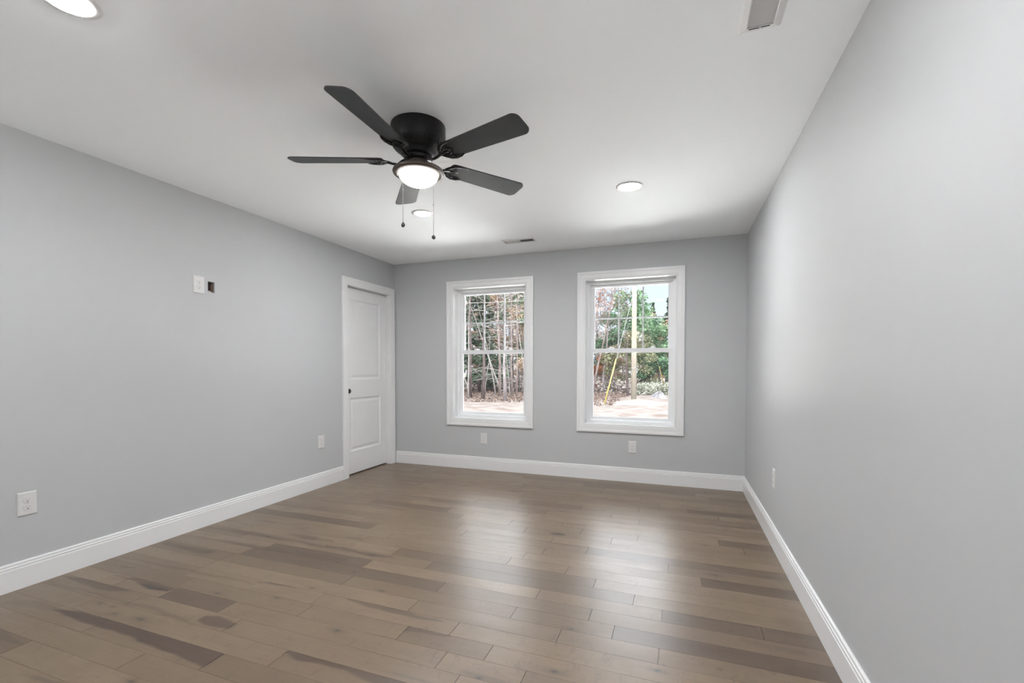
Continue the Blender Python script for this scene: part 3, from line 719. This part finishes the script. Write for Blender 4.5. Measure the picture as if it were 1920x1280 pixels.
M['leaf_olive'] = two_tone('olive_leaves', (0.135, 0.144, 0.075), (0.338, 0.321, 0.203), 1.5)
M['brushgrass'] = two_tone('grey_green_brush', (0.202, 0.218, 0.160), (0.462, 0.462, 0.395), 1.2)
M['pole'] = two_tone('treated_pole_wood', (0.264, 0.228, 0.182), (0.364, 0.327, 0.273), 3, stretch=(1, 1, 0.12))
M['steel'] = mat('galvanised_wire', (0.35, 0.35, 0.34), 0.5, 0.5, 0.5)
M['guard'] = mat('yellow_guy_guard', (0.36, 0.28, 0.07), 0.5, 0.4)
M['rock'] = two_tone('grey_boulder', (0.157, 0.151, 0.157), (0.286, 0.280, 0.286), 3)

# ground, with a gentle rise towards the woods and leaf litter under the trees
def gz(x, y):
    return GZ + 0.035 * math.sin(x * 0.9 + 1.3) * math.sin(y * 0.7) + 0.02 * math.sin(x * 2.7 + y * 1.9)
def ground_patch(name, x0, x1, y0, y1, n, m_, dz, material):
    mb = MB(); nx, ny = n; vs = []
    for j in range(ny + 1):
        for i in range(nx + 1):
            x = x0 + (x1 - x0) * i / nx; y = y0 + (y1 - y0) * j / ny
            vs.append((x, y, gz(x, y) + dz))
    mb.add(vs, [(j * (nx + 1) + i, j * (nx + 1) + i + 1, (j + 1) * (nx + 1) + i + 1, (j + 1) * (nx + 1) + i) for j in range(ny) for i in range(nx)], True)
    o = mb.build(name, material); o.data.flip_normals() if o.data.polygons[0].normal.z < 0 else None
    return tag(o, kind='structure')
ground_patch('ground', -60, 45, 0.25, 95, (210, 190), None, 0.0, M['dirt'])

mb = MB(); mb.box((-13, 0.22, GZ - 0.2), (15, 9.9, GZ + 0.03)); tag(mb.build('bounce_slab', two_tone('pale_bounce_surface', (0.70, 0.70, 0.69), (0.80, 0.80, 0.79), 2.0)), kind='structure')  # unseen pale slab, added to reflect the spot through the windows

def leaves(mb, c, rad, n, size, rnd, flat=1.0, droop=0.0):
    """n small leaf sprays scattered through an ellipsoid."""
    for _ in range(n):
        while True:
            p = Vector((rnd.uniform(-1, 1), rnd.uniform(-1, 1), rnd.uniform(-1, 1)))
            if p.length < 1: break
        q = Vector((c[0] + p.x * rad, c[1] + p.y * rad, c[2] + p.z * rad * flat))
        d = Vector((rnd.uniform(-1, 1), rnd.uniform(-1, 1), rnd.uniform(-0.7, 0.7) - droop)).normalized()
        e_ = d.cross(Vector((rnd.uniform(-1, 1), rnd.uniform(-1, 1), rnd.uniform(-1, 1)))).normalized()
        s = size * rnd.uniform(0.6, 1.4)
        mb.add([q - d * s, q + e_ * s * 0.38, q + d * s, q - e_ * s * 0.38], [(0, 1, 2, 3)])

def stem_pts(rnd, h, lean=(0, 0), wob=0.04, n=10, curve=0.0):
    out_ = []; wx = wy = 0
    for i in range(n + 1):
        t = i / n; wx += rnd.uniform(-wob, wob); wy += rnd.uniform(-wob, wob)
        out_.append(Vector((lean[0] * (t + curve * t * t) + wx, lean[1] * t + wy, h * t)))
    return out_
def along(pts, t):
    k = t * (len(pts) - 1); i = min(int(k), len(pts) - 2); return pts[i].lerp(pts[i + 1], k - i)
def branch(mb, rnd, p, d, ln, r, depth, up=0.15, sides=5):
    pts = [p]; dd = d.normalized()
    for _ in range(4):
        dd = (dd + Vector((rnd.uniform(-.25, .25), rnd.uniform(-.25, .25), rnd.uniform(-.2, .2) + up * 0.4))).normalized()
        pts.append(pts[-1] + dd * ln / 4)
    mb.tube(pts, [r, r * 0.8, r * 0.6, r * 0.42, r * 0.2], sides, caps=False)
    ends = [pts[-1]]
    if depth > 0:
        for _ in range(3):
            t = rnd.uniform(0.35, 0.95); q = along(pts, t)
            nd = (dd + Vector((rnd.uniform(-1, 1), rnd.uniform(-1, 1), rnd.uniform(-.4, .7)))).normalized()
            ends += branch(mb, rnd, q, nd, ln * 0.55, r * 0.5, depth - 1, up, max(3, sides - 1))
    return ends

def tree(name, seed, h, r, bark, lean=(0, 0), dead=0, live=0, bare_from=0.5, leaf=None, leafn=0, leafsize=0.12, crown=None, curve=0.0, blen=1.2, bdepth=1, wob=0.04, far=False, twig=None):
    """trunk (> dead branches) and foliage of one tree, standing at the origin."""
    rnd = random.Random(seed); root = empty(name, (0, 0, 0))
    pts = stem_pts(rnd, h, lean, wob, 10, curve)
    pts[0].z -= 0.15
    mb = MB(); mb.tube(pts, [r * 1.25, r * 1.02] + [r * (1 - 0.085 * i) for i in range(2, 11)], 9)
    if not far: trunk = mb.build('trunk', bark, root)
    ends = []
    if dead or live:
        def fresh(old): return old if far else MB()
        def done(m_):
            if not far: m_.build('branch', twig or bark, root)
        for k in range(dead):
            mb = fresh(mb)
            t = rnd.uniform(0.10, bare_from); a = rnd.uniform(0, 2 * math.pi)
            branch(mb, rnd, along(pts, t), Vector((math.cos(a), math.sin(a), rnd.uniform(-0.1, 0.35))), blen * rnd.uniform(0.4, 1.0), r * 0.10 + 0.0045, bdepth, 0.0, 4); done(mb)
        for k in range(live):
            mb = fresh(mb)
            t = rnd.uniform(bare_from, 0.98); a = rnd.uniform(0, 2 * math.pi)
            ends += branch(mb, rnd, along(pts, t), Vector((math.cos(a), math.sin(a), rnd.uniform(0.1, 0.9))), blen * rnd.uniform(0.9, 1.7) * (1.25 - t), r * 0.22 + 0.006, bdepth + 1, 0.5, 5); done(mb)
    if far: mb.build('trunk', bark, root)  # far trees keep their branches in this same mesh
    if leaf:
        mb = MB()
        if crown:
            for (cx, cyy, cz, cr, fl, n) in crown: leaves(mb, (cx, cyy, cz), cr, n, leafsize, rnd, fl)
        elif ends:
            per = max(2, leafn // len(ends))
            for q in ends: leaves(mb, q, 0.32, per, leafsize, rnd, 0.8)
        mb.build('foliage', leaf, root)
    return root
def cone_crown(rnd, h, w, n, z0=0.4):
    """many small drooping clumps arranged in whorls that narrow to a pointed top."""
    out_ = []; m_ = n // 9
    for i in range(m_):
        t = (i + rnd.random()) / m_; t = 1 - (1 - t) ** 0.8
        tier = 0.72 + 0.28 * abs(math.sin(t * 21))
        rr = w * (1 - t) ** 0.95 * tier; a = rnd.uniform(0, 6.283); d = rr * rnd.uniform(0.15, 1.0) ** 0.6
        out_.append((d * math.cos(a), d * math.sin(a), z0 + (h - z0) * t - 0.16 * d, 0.10 + 0.16 * (1 - t), 0.55, 9))
    return out_
def cloud_crown(rnd, h, w, n, z0, blobs=12):
    return [(rnd.uniform(-w, w) * (1 - abs((z0 + (h - z0) * t) / h - 0.5) * 0.6), rnd.uniform(-w, w) * 0.8, z0 + (h - z0) * t, w * rnd.uniform(0.35, 0.6), 0.75, n // blobs) for t in [rnd.random() for _ in range(blobs)]]
def put(o, x, y, label, cat='tree', group=None, rz=0.0, s=1.0):
    o.location = (x, y, gz(x, y)); o.rotation_euler = (0, 0, rz)
    if s != 1.0: o.scale = (s, s, s)
    return tag(o, label, cat, group)

LW = 'trees seen through the left window'
# trees one can point at through the left window
put(tree('pine_tree', 1, 9.5, 0.071, M['bark_dark'], twig=M['bark_pale' if 1 in (5, 8) else 'bark_grey'], dead=24, bare_from=0.7, live=8, leaf=M['leaf_green'], leafn=900, bdepth=1), -7.345, 17.88, 'dark-trunked pine at the left edge of the left window', group=LW)
put(tree('bare_tree', 2, 6.5, 0.04, M['bark_pale'], dead=7, bare_from=0.9, blen=1.0), -7.25, 17.33, 'thin pale bare tree before the dark pine in the left window', group=LW)
put(tree('leaning_sapling', 3, 3.3, 0.036, M['bark_pale'], lean=(-1.05, -0.2), dead=6, bare_from=0.95, blen=0.8), -8.0, 19.3, 'pale sapling leaning left low in the left window', group=LW)
put(tree('bare_tree', 4, 6.0, 0.035, M['bark_pale'], dead=8, bare_from=0.95, blen=0.9), -9.4, 23.6, 'straight thin pale tree beside the thick dark pine in the left window', group=LW)
put(tree('pine_tree', 5, 9.5, 0.090, M['bark_dark'], twig=M['bark_pale' if 5 in (5, 8) else 'bark_grey'], dead=39, bare_from=0.75, live=8, leaf=M['leaf_green'], leafn=800, blen=1.5), -6.52, 17.6, 'thick purplish pine trunk left of centre in the left window', group=LW)
put(tree('fallen_stem', 6, 6.6, 0.05, M['bark_pale'], lean=(-2.25, -0.6), dead=9, bare_from=0.95, blen=0.9, wob=0.03), -6.75, 21.0, 'long white stem leaning left across the left window', group=LW)
put(tree('bare_tree', 62, 5.8, 0.035, M['bark_pale'], lean=(-1.15, -0.2), dead=7, bare_from=0.95, blen=0.8, wob=0.03), -6.9, 20.4, 'thinner white stem leaning beside the long leaning one', group=LW)
put(tree('pine_tree', 7, 8.5, 0.081, M['bark_brown'], twig=M['bark_pale' if 7 in (5, 8) else 'bark_grey'], dead=21, bare_from=0.7, live=6, leaf=M['leaf_grey'], leafn=500), -6.285, 19.6, 'brown pine trunk just left of the pale grey pine', group=LW)
put(tree('pine_tree', 8, 9.2, 0.077, M['bark_grey'], twig=M['bark_pale' if 8 in (5, 8) else 'bark_grey'], dead=51, bare_from=0.85, live=6, leaf=M['leaf_green'], leafn=400, blen=1.3), -4.826, 16.58, 'pale grey pine with many dead side branches in the left window', group=LW)
put(tree('pine_tree', 9, 8.5, 0.056, M['bark_brown'], twig=M['bark_pale' if 9 in (5, 8) else 'bark_grey'], dead=18, bare_from=0.7, live=6, leaf=M['leaf_grey'], leafn=400), -5.806, 20.3, 'slim brown pine right of the pale grey pine, the nearer of two', group=LW)
put(tree('pine_tree', 10, 8.5, 0.053, M['bark_brown'], twig=M['bark_pale' if 10 in (5, 8) else 'bark_grey'], dead=18, bare_from=0.7, live=6, leaf=M['leaf_tan'], leafn=400), -5.41, 19.93, 'slim brown pine at the right side of the left window', group=LW)
put(tree('bare_tree', 11, 6.0, 0.03, M['bark_pale'], lean=(-0.75, 0), dead=6, bare_from=0.95, blen=0.8), -4.15, 18.0, 'thin yellowish sapling leaning at the right edge of the left window', group=LW)
rnd = random.Random(5)
put(tree('evergreen_tree', 12, 7.6, 0.11, M['bark_brown'], leaf=M['leaf_bright'], leafsize=0.13, crown=cloud_crown(rnd, 7.6, 1.25, 3400, 1.9, 16)), -7.75, 27.0, 'bright green pine filling the upper right of the left window', group=LW)
put(tree('evergreen_tree', 13, 2.8, 0.07, M['bark_brown'], leaf=M['leaf_green'], leafsize=0.12, crown=cloud_crown(rnd, 2.6, 1.25, 2200, 0.6, 12)), -9.0, 25.0, 'low green pine between the trunks in the left window', group=LW)
put(tree('oak_tree', 14, 7.6, 0.07, M['bark_brown'], leaf=M['leaf_tan'], leafsize=0.10, crown=cloud_crown(rnd, 7.8, 1.2, 2600, 0.9, 16)), -5.9, 24.0, 'tan-leaved oak at the right edge of the left window', group=LW)
for k_, (x_, y_, h_, ln_) in enumerate([(-8.3, 22.0, 5.6, .5), (-7.1, 22.6, 5.0, -.6), (-6.9, 24.8, 6.2, .3), (-5.3, 18.6, 4.6, -.4), (-8.9, 26.2, 6.6, .2), (-6.1, 23.0, 5.4, .6), (-10.2, 27.5, 6.5, -.3), (-4.6, 20.8, 5.2, .2)]):
    put(tree('bare_sapling', 70 + k_, h_, 0.022, M['bark_pale'], lean=(ln_, 0.1), dead=9, bare_from=0.95, blen=1.1, wob=0.05), x_, y_, 'thin pale leafless sapling among the pine trunks', group='pale saplings among the pines')
RW = 'trees seen through the right window'
put(tree('bare_tree', 20, 6.9, 0.085, M['bark_grey'], lean=(0.6, 0.2), dead=3, bare_from=0.5, live=16, blen=2.1), -1.669, 26.87, 'grey-trunked bare tree at the left of the right window', group=RW)
put(tree('bare_tree', 21, 8.6, 0.07, M['bark_brown'], lean=(1.9, 0.0), dead=2, bare_from=0.35, live=22, blen=2.0, leaf=M['leaf_rust'], leafn=160, leafsize=0.07), -1.9, 24.6, 'dark bare tree leaning right, its twigs against the sky', group=RW)
put(tree('bare_tree', 22, 8.8, 0.06, M['bark_brown'], lean=(0.9, 0.3), dead=2, bare_from=0.35, live=20, blen=1.9, leaf=M['leaf_rust'], leafn=120, leafsize=0.07), -2.35, 25.4, 'slender dark bare tree at the left edge of the right window', group=RW)
put(tree('bare_tree', 23, 8.4, 0.05, M['bark_brown'], lean=(1.3, -0.4), dead=2, bare_from=0.3, live=18, blen=1.8), -1.2, 27.6, 'thin upright bare tree behind the leaning one', group=RW)
put(tree('pine_tree', 24, 4.2, 0.081, M['bark_dark'], dead=14, bare_from=0.9, blen=1.2), 0.528, 22.7, 'dark purplish trunk just left of the utility pole', group=RW)
put(tree('bare_tree', 25, 1.6, 0.02, M['bark_brown'], dead=7, bare_from=0.95, blen=0.6), -0.379, 24.65, 'knee-high dark sapling left of the utility pole', cat='sapling')
put(tree('evergreen_tree', 26, 7.0, 0.10, M['bark_brown'], leaf=M['leaf_bright'], leafsize=0.13, crown=cloud_crown(rnd, 6.9, 1.35, 4600, 2.2, 20)), 0.2, 30.0, 'tall bright pine right behind the utility pole', group=RW)
put(tree('evergreen_tree', 27, 5.3, 0.08, M['bark_brown'], leaf=M['leaf_green'], leafsize=0.12, crown=cloud_crown(rnd, 5.2, 1.2, 3000, 2.5, 12)), -1.35, 28.4, 'green pine bough left of the pole in the right window', group=RW)
put(tree('oak_tree', 28, 2.6, 0.05, M['bark_brown'], leaf=M['leaf_rust'], leafsize=0.10, crown=cloud_crown(rnd, 2.5, 0.62, 1300, 0.35, 8)), -2.12, 27.6, 'rust-orange oak low at the left of the right window', group=RW)
put(tree('oak_tree', 29, 4.0, 0.05, M['bark_brown'], leaf=M['leaf_rust'], leafsize=0.10, crown=cloud_crown(rnd, 3.6, 0.9, 900, 1.6, 8)), -1.5, 30.5, 'rust-leaved oak behind the grey bare tree', group=RW)
put(tree('evergreen_shrub', 30, 4.6, 0.07, M['bark_brown'], leaf=M['leaf_bright'], leafsize=0.12, crown=cloud_crown(rnd, 4.6, 1.05, 3600, 1.5, 14)), 2.05, 31.0, 'bright green pine bush right of the pole', cat='shrub', group=RW)
put(tree('evergreen_shrub', 31, 2.4, 0.05, M['bark_brown'], leaf=M['leaf_green'], leafsize=0.11, crown=cloud_crown(rnd, 2.3, 1.1, 3200, 0.5, 12)), 1.85, 29.2, 'low green bush above the brush right of the pole', cat='shrub', group=RW)
put(tree('oak_tree', 32, 6.0, 0.06, M['bark_brown'], leaf=M['leaf_tan'], leafsize=0.11, crown=cloud_crown(rnd, 6.0, 1.5, 3400, 2.4, 14)), 1.9, 36.0, 'tan-leaved beech behind the green bush on the right', group=RW)
put(tree('oak_tree', 33, 4.2, 0.06, M['bark_brown'], leaf=M['leaf_olive'], leafsize=0.11, crown=cloud_crown(rnd, 4.0, 1.3, 3000, 0.7, 14)), -0.35, 27.8, 'olive and brown thicket tree left of the pole', group=RW)
put(tree('oak_tree', 34, 3.8, 0.06, M['bark_brown'], leaf=M['leaf_olive'], leafsize=0.085, crown=cloud_crown(rnd, 3.6, 1.1, 2200, 0.7, 12)), 0.95, 28.6, 'brown-leaved thicket tree right behind the pole foot', group=RW)
put(tree('evergreen_tree', 37, 5.6, 0.08, M['bark_brown'], leaf=M['leaf_green'], leafsize=0.12, crown=cloud_crown(rnd, 5.6, 1.3, 3600, 1.4, 14)), 0.95, 33.5, 'green pine between the pole and the bright bush on the right', group=RW)
put(tree('spruce_tree', 35, 8.0, 0.09, M['bark_dark'], leaf=M['leaf_dark'], leafsize=0.14, crown=cone_crown(rnd, 8.0, 1.25, 2600, 1.2)), 0.95, 42.0, 'dark spruce spire left of the pair against the sky', group=RW)
put(tree('spruce_tree', 36, 8.2, 0.09, M['bark_dark'], leaf=M['leaf_dark'], leafsize=0.14, crown=cone_crown(rnd, 8.2, 1.35, 2600, 1.2)), 2.45, 40.5, 'dark spruce at the right edge of the right window', group=RW)

# the woods behind: individual trees of a few kinds
protos = [
    ('pine_tree', tree('pine_tree', 40, 10.0, 0.12, M['bark_dark'], dead=20, bare_from=0.6, live=12, leaf=M['leaf_green'], leafn=1500, leafsize=0.15, far=True), 'dark pine standing deep in the woods'),
    ('pine_tree', tree('pine_tree', 41, 10.5, 0.12, M['bark_brown'], dead=24, bare_from=0.6, live=12, leaf=M['leaf_grey'], leafn=1500, leafsize=0.15, far=True), 'brown-grey pine standing deep in the woods'),
    ('bare_tree', tree('bare_tree', 42, 9.5, 0.08, M['bark_grey'], dead=8, bare_from=0.35, live=26, blen=1.9, bdepth=1, leaf=M['leaf_grey'], leafn=900, leafsize=0.13, far=True), 'grey leafless tree standing deep in the woods'),
    ('evergreen_tree', tree('evergreen_tree', 43, 9.0, 0.1, M['bark_dark'], leaf=M['leaf_dark'], leafsize=0.17, crown=cone_crown(random.Random(7), 9.0, 1.9, 4200, 0.8), far=True), 'dark evergreen standing deep in the woods'),
    ('evergreen_tree', tree('evergreen_tree', 44, 9.0, 0.1, M['bark_brown'], leaf=M['leaf_green'], leafsize=0.17, crown=cloud_crown(random.Random(8), 9.0, 1.7, 4200, 1.2, 22), far=True), 'green evergreen standing deep in the woods'),
    ('oak_tree', tree('oak_tree', 45, 7.5, 0.09, M['bark_brown'], leaf=M['leaf_tan'], leafsize=0.15, crown=cloud_crown(random.Random(9), 7.5, 1.8, 3600, 0.9, 20), far=True), 'tan-leaved tree standing deep in the woods'),
]
CX, CYY = 3.297, -4.829
def dirn(px):
    d = F_ + R_ * ((px - 960) / 856.63); return d.x / math.hypot(d.x, d.y), d.y / math.hypot(d.x, d.y)
rw = random.Random(21)
first = [True] * len(protos)
spots = []
for i in range(210):
    left = i % 23 < 16
    ang = math.radians(rw.uniform(-41, -15.5) if left else rw.uniform(-16.5, 4.0))   # bearing from the room, clockwise from straight out
    dist = rw.uniform(29.5, 62) if left else rw.uniform(36, 62)
    x = CX + dist * math.sin(ang); y = CYY + dist * math.cos(ang)
    if any((x - a) ** 2 + (y - b) ** 2 < 2.1 ** 2 for a, b in spots): continue
    spots.append((x, y))
    k = rw.choice([0, 1, 1, 2, 3, 4, 5, 1] if left else [0, 2, 3, 4, 5, 5])
    s = rw.uniform(0.8, 1.15)
    if not left: s *= min(1.0, 0.60 + 0.40 * max(0.0, (-8 - math.degrees(ang)) / 8)) if math.degrees(ang) > -12 else 0.85
    nm, pr, lab = protos[k]
    o = pr if first[k] else copy_tree(pr)
    first[k] = False
    put(o, x, y, lab, group='background ' + nm.replace('_', ' ') + 's, ' + lab.split()[0], rz=rw.uniform(0, 6.28), s=s)

for i in range(70):                                  # the woods go on to the right, behind the wall
    x, y = rw.uniform(3.6, 17.0), rw.uniform(33, 58)
    if any((x - a) ** 2 + (y - b) ** 2 < 2.3 ** 2 for a, b in spots): continue
    spots.append((x, y)); k = rw.choice([0, 2, 3, 4, 5, 5])
    nm, pr, lab = protos[k]
    put(copy_tree(pr), x, y, lab, group='background ' + nm.replace('_', ' ') + 's, ' + lab.split()[0], rz=rw.uniform(0, 6.28), s=rw.uniform(0.62, 0.85))

# undergrowth, brush, dirt and stones
def scatter(name, x0, x1, y0, y1, n, size, material, seed, hmax, label, cat):
    r_ = random.Random(seed); mb = MB()
    for _ in range(n):
        x, y = r_.uniform(x0, x1), r_.uniform(y0, y1)
        leaves(mb, (x, y, gz(x, y) + r_.uniform(0, hmax)), 0.12, 2, size, r_, 0.6)
    o = mb.build(name, material); return tag(o, label, cat, kind='stuff')
scatter('brush', 0.9, 3.6, 24.2, 30.5, 5200, 0.075, M['brushgrass'], 3, 0.62, 'grey-green tangle of brush right of the utility pole', 'brush')
scatter('leaf_litter', -11.5, 0.6, 15.4, 30, 9000, 0.06, M['litter'], 4, 0.03, 'brown fallen leaves spread under the trees', 'leaves')
scatter('undergrowth', -14, 1.0, 24, 34, 2600, 0.13, M['leaf_grey'], 6, 0.9, 'brownish grey undergrowth between the trunks', 'undergrowth')
def mound(name, x, y, rx, ry, h, material, seed, label, cat):
    r_ = random.Random(seed); n, mth = 40, 12; mb = MB(); vs = [(0, 0, h)]; fs = []
    for j in range(1, mth + 1):
        t = j / mth
        for k in range(n):
            a = 2 * math.pi * k / n; w_ = 1 + 0.18 * math.sin(3 * a + seed) + 0.1 * math.sin(7 * a + 2 * seed)
            vs.append((rx * t * w_ * math.cos(a), ry * t * w_ * math.sin(a), h * (1 - t * t) ** 1.5 * (1 + 0.25 * math.sin(9 * a + 5 * t)) - 0.06 * t + r_.uniform(-.012, .012)))
    for k in range(n): fs.append((0, 1 + k, 1 + (k + 1) % n))
    for j in range(mth - 1):
        for k in range(n): fs.append((1 + j * n + k, 1 + (j + 1) * n + k, 1 + (j + 1) * n + (k + 1) % n, 1 + j * n + (k + 1) % n))
    mb.add(vs, fs, True); o = mb.build(name, material); o.location = (x, y, gz(x, y)); return tag(o, label, cat)
mound('dirt_mound', 1.55, 17.3, 1.7, 1.5, 0.16, M['pale_dirt'], 2, 'pale low mound of dug dirt at the utility pole foot', 'dirt mound')
mound('rock_heap', 2.35, 21.3, 0.5, 0.5, 0.32, M['rock'], 5, 'small pale grey heap on the ground right of the pole', 'rock heap')
mound('boulder', -2.55, 25.6, 0.55, 0.5, 0.85, M['rock'], 9, 'grey boulder at the left edge of the right window', 'boulder')

# utility pole with its guy wires and the service line
pole = empty('utility_pole', (1.251, 18.477, GZ)); tag(pole, 'pale wooden utility pole standing in the right window', 'utility pole')
mb = MB(); mb.tube([(0, 0, -0.2), (0, 0, 2.5), (0, 0, 9.0)], [0.128, 0.120, 0.098], 20); mb.build('pole_shaft', M['pole'], pole)
mb = MB(); mb.tube([(0, 0, 1.62), (0, 0, 1.66)], [0.128, 0.128], 20); mb.build('pole_band', M['steel'], pole)
def guy(ax, ay, hz, glen, g0, label):
    r = empty('guy_wire', (ax, ay, GZ)); tag(r, label, 'guy wire', 'guy wires of the utility pole')
    v = Vector((1.251 - ax, 18.477 - ay, hz))
    v = v.normalized() * (v.length - 0.10)
    mb = MB(); mb.tube([(0, 0, -0.1), tuple(v)], 0.009, 6); mb.build('wire', M['steel'], r)
    u = v.normalized(); mb = MB(); mb.tube([tuple(u * g0), tuple(u * (g0 + glen))], 0.03, 10); mb.build('wire_guard', M['guard'], r)
    mb = MB(); mb.tube([(0, 0, -0.15), tuple(u * 0.25)], 0.014, 8); mb.build('anchor_rod', M['steel'], r)
guy(0.33, 14.859, 5.55, 2.35, 0.12, 'guy wire with yellow guard left of the utility pole')
guy(2.627, 25.797, 6.1, 2.6, 0.1, 'guy wire with yellow guard right of the utility pole')
mb = MB(); a_, b_ = Vector((1.16, 18.42, 5.2)), Vector((-16.0, 9.2, 5.3))
mb.tube([a_.lerp(b_, t / 16) - Vector((0, 0, 1.1 * (1 - (2 * t / 16 - 1) ** 2))) for t in range(17)], 0.012, 6)
tag(mb.build('service_line', M['bark_pale']), 'pale overhead line crossing the top of the left window', 'cable')
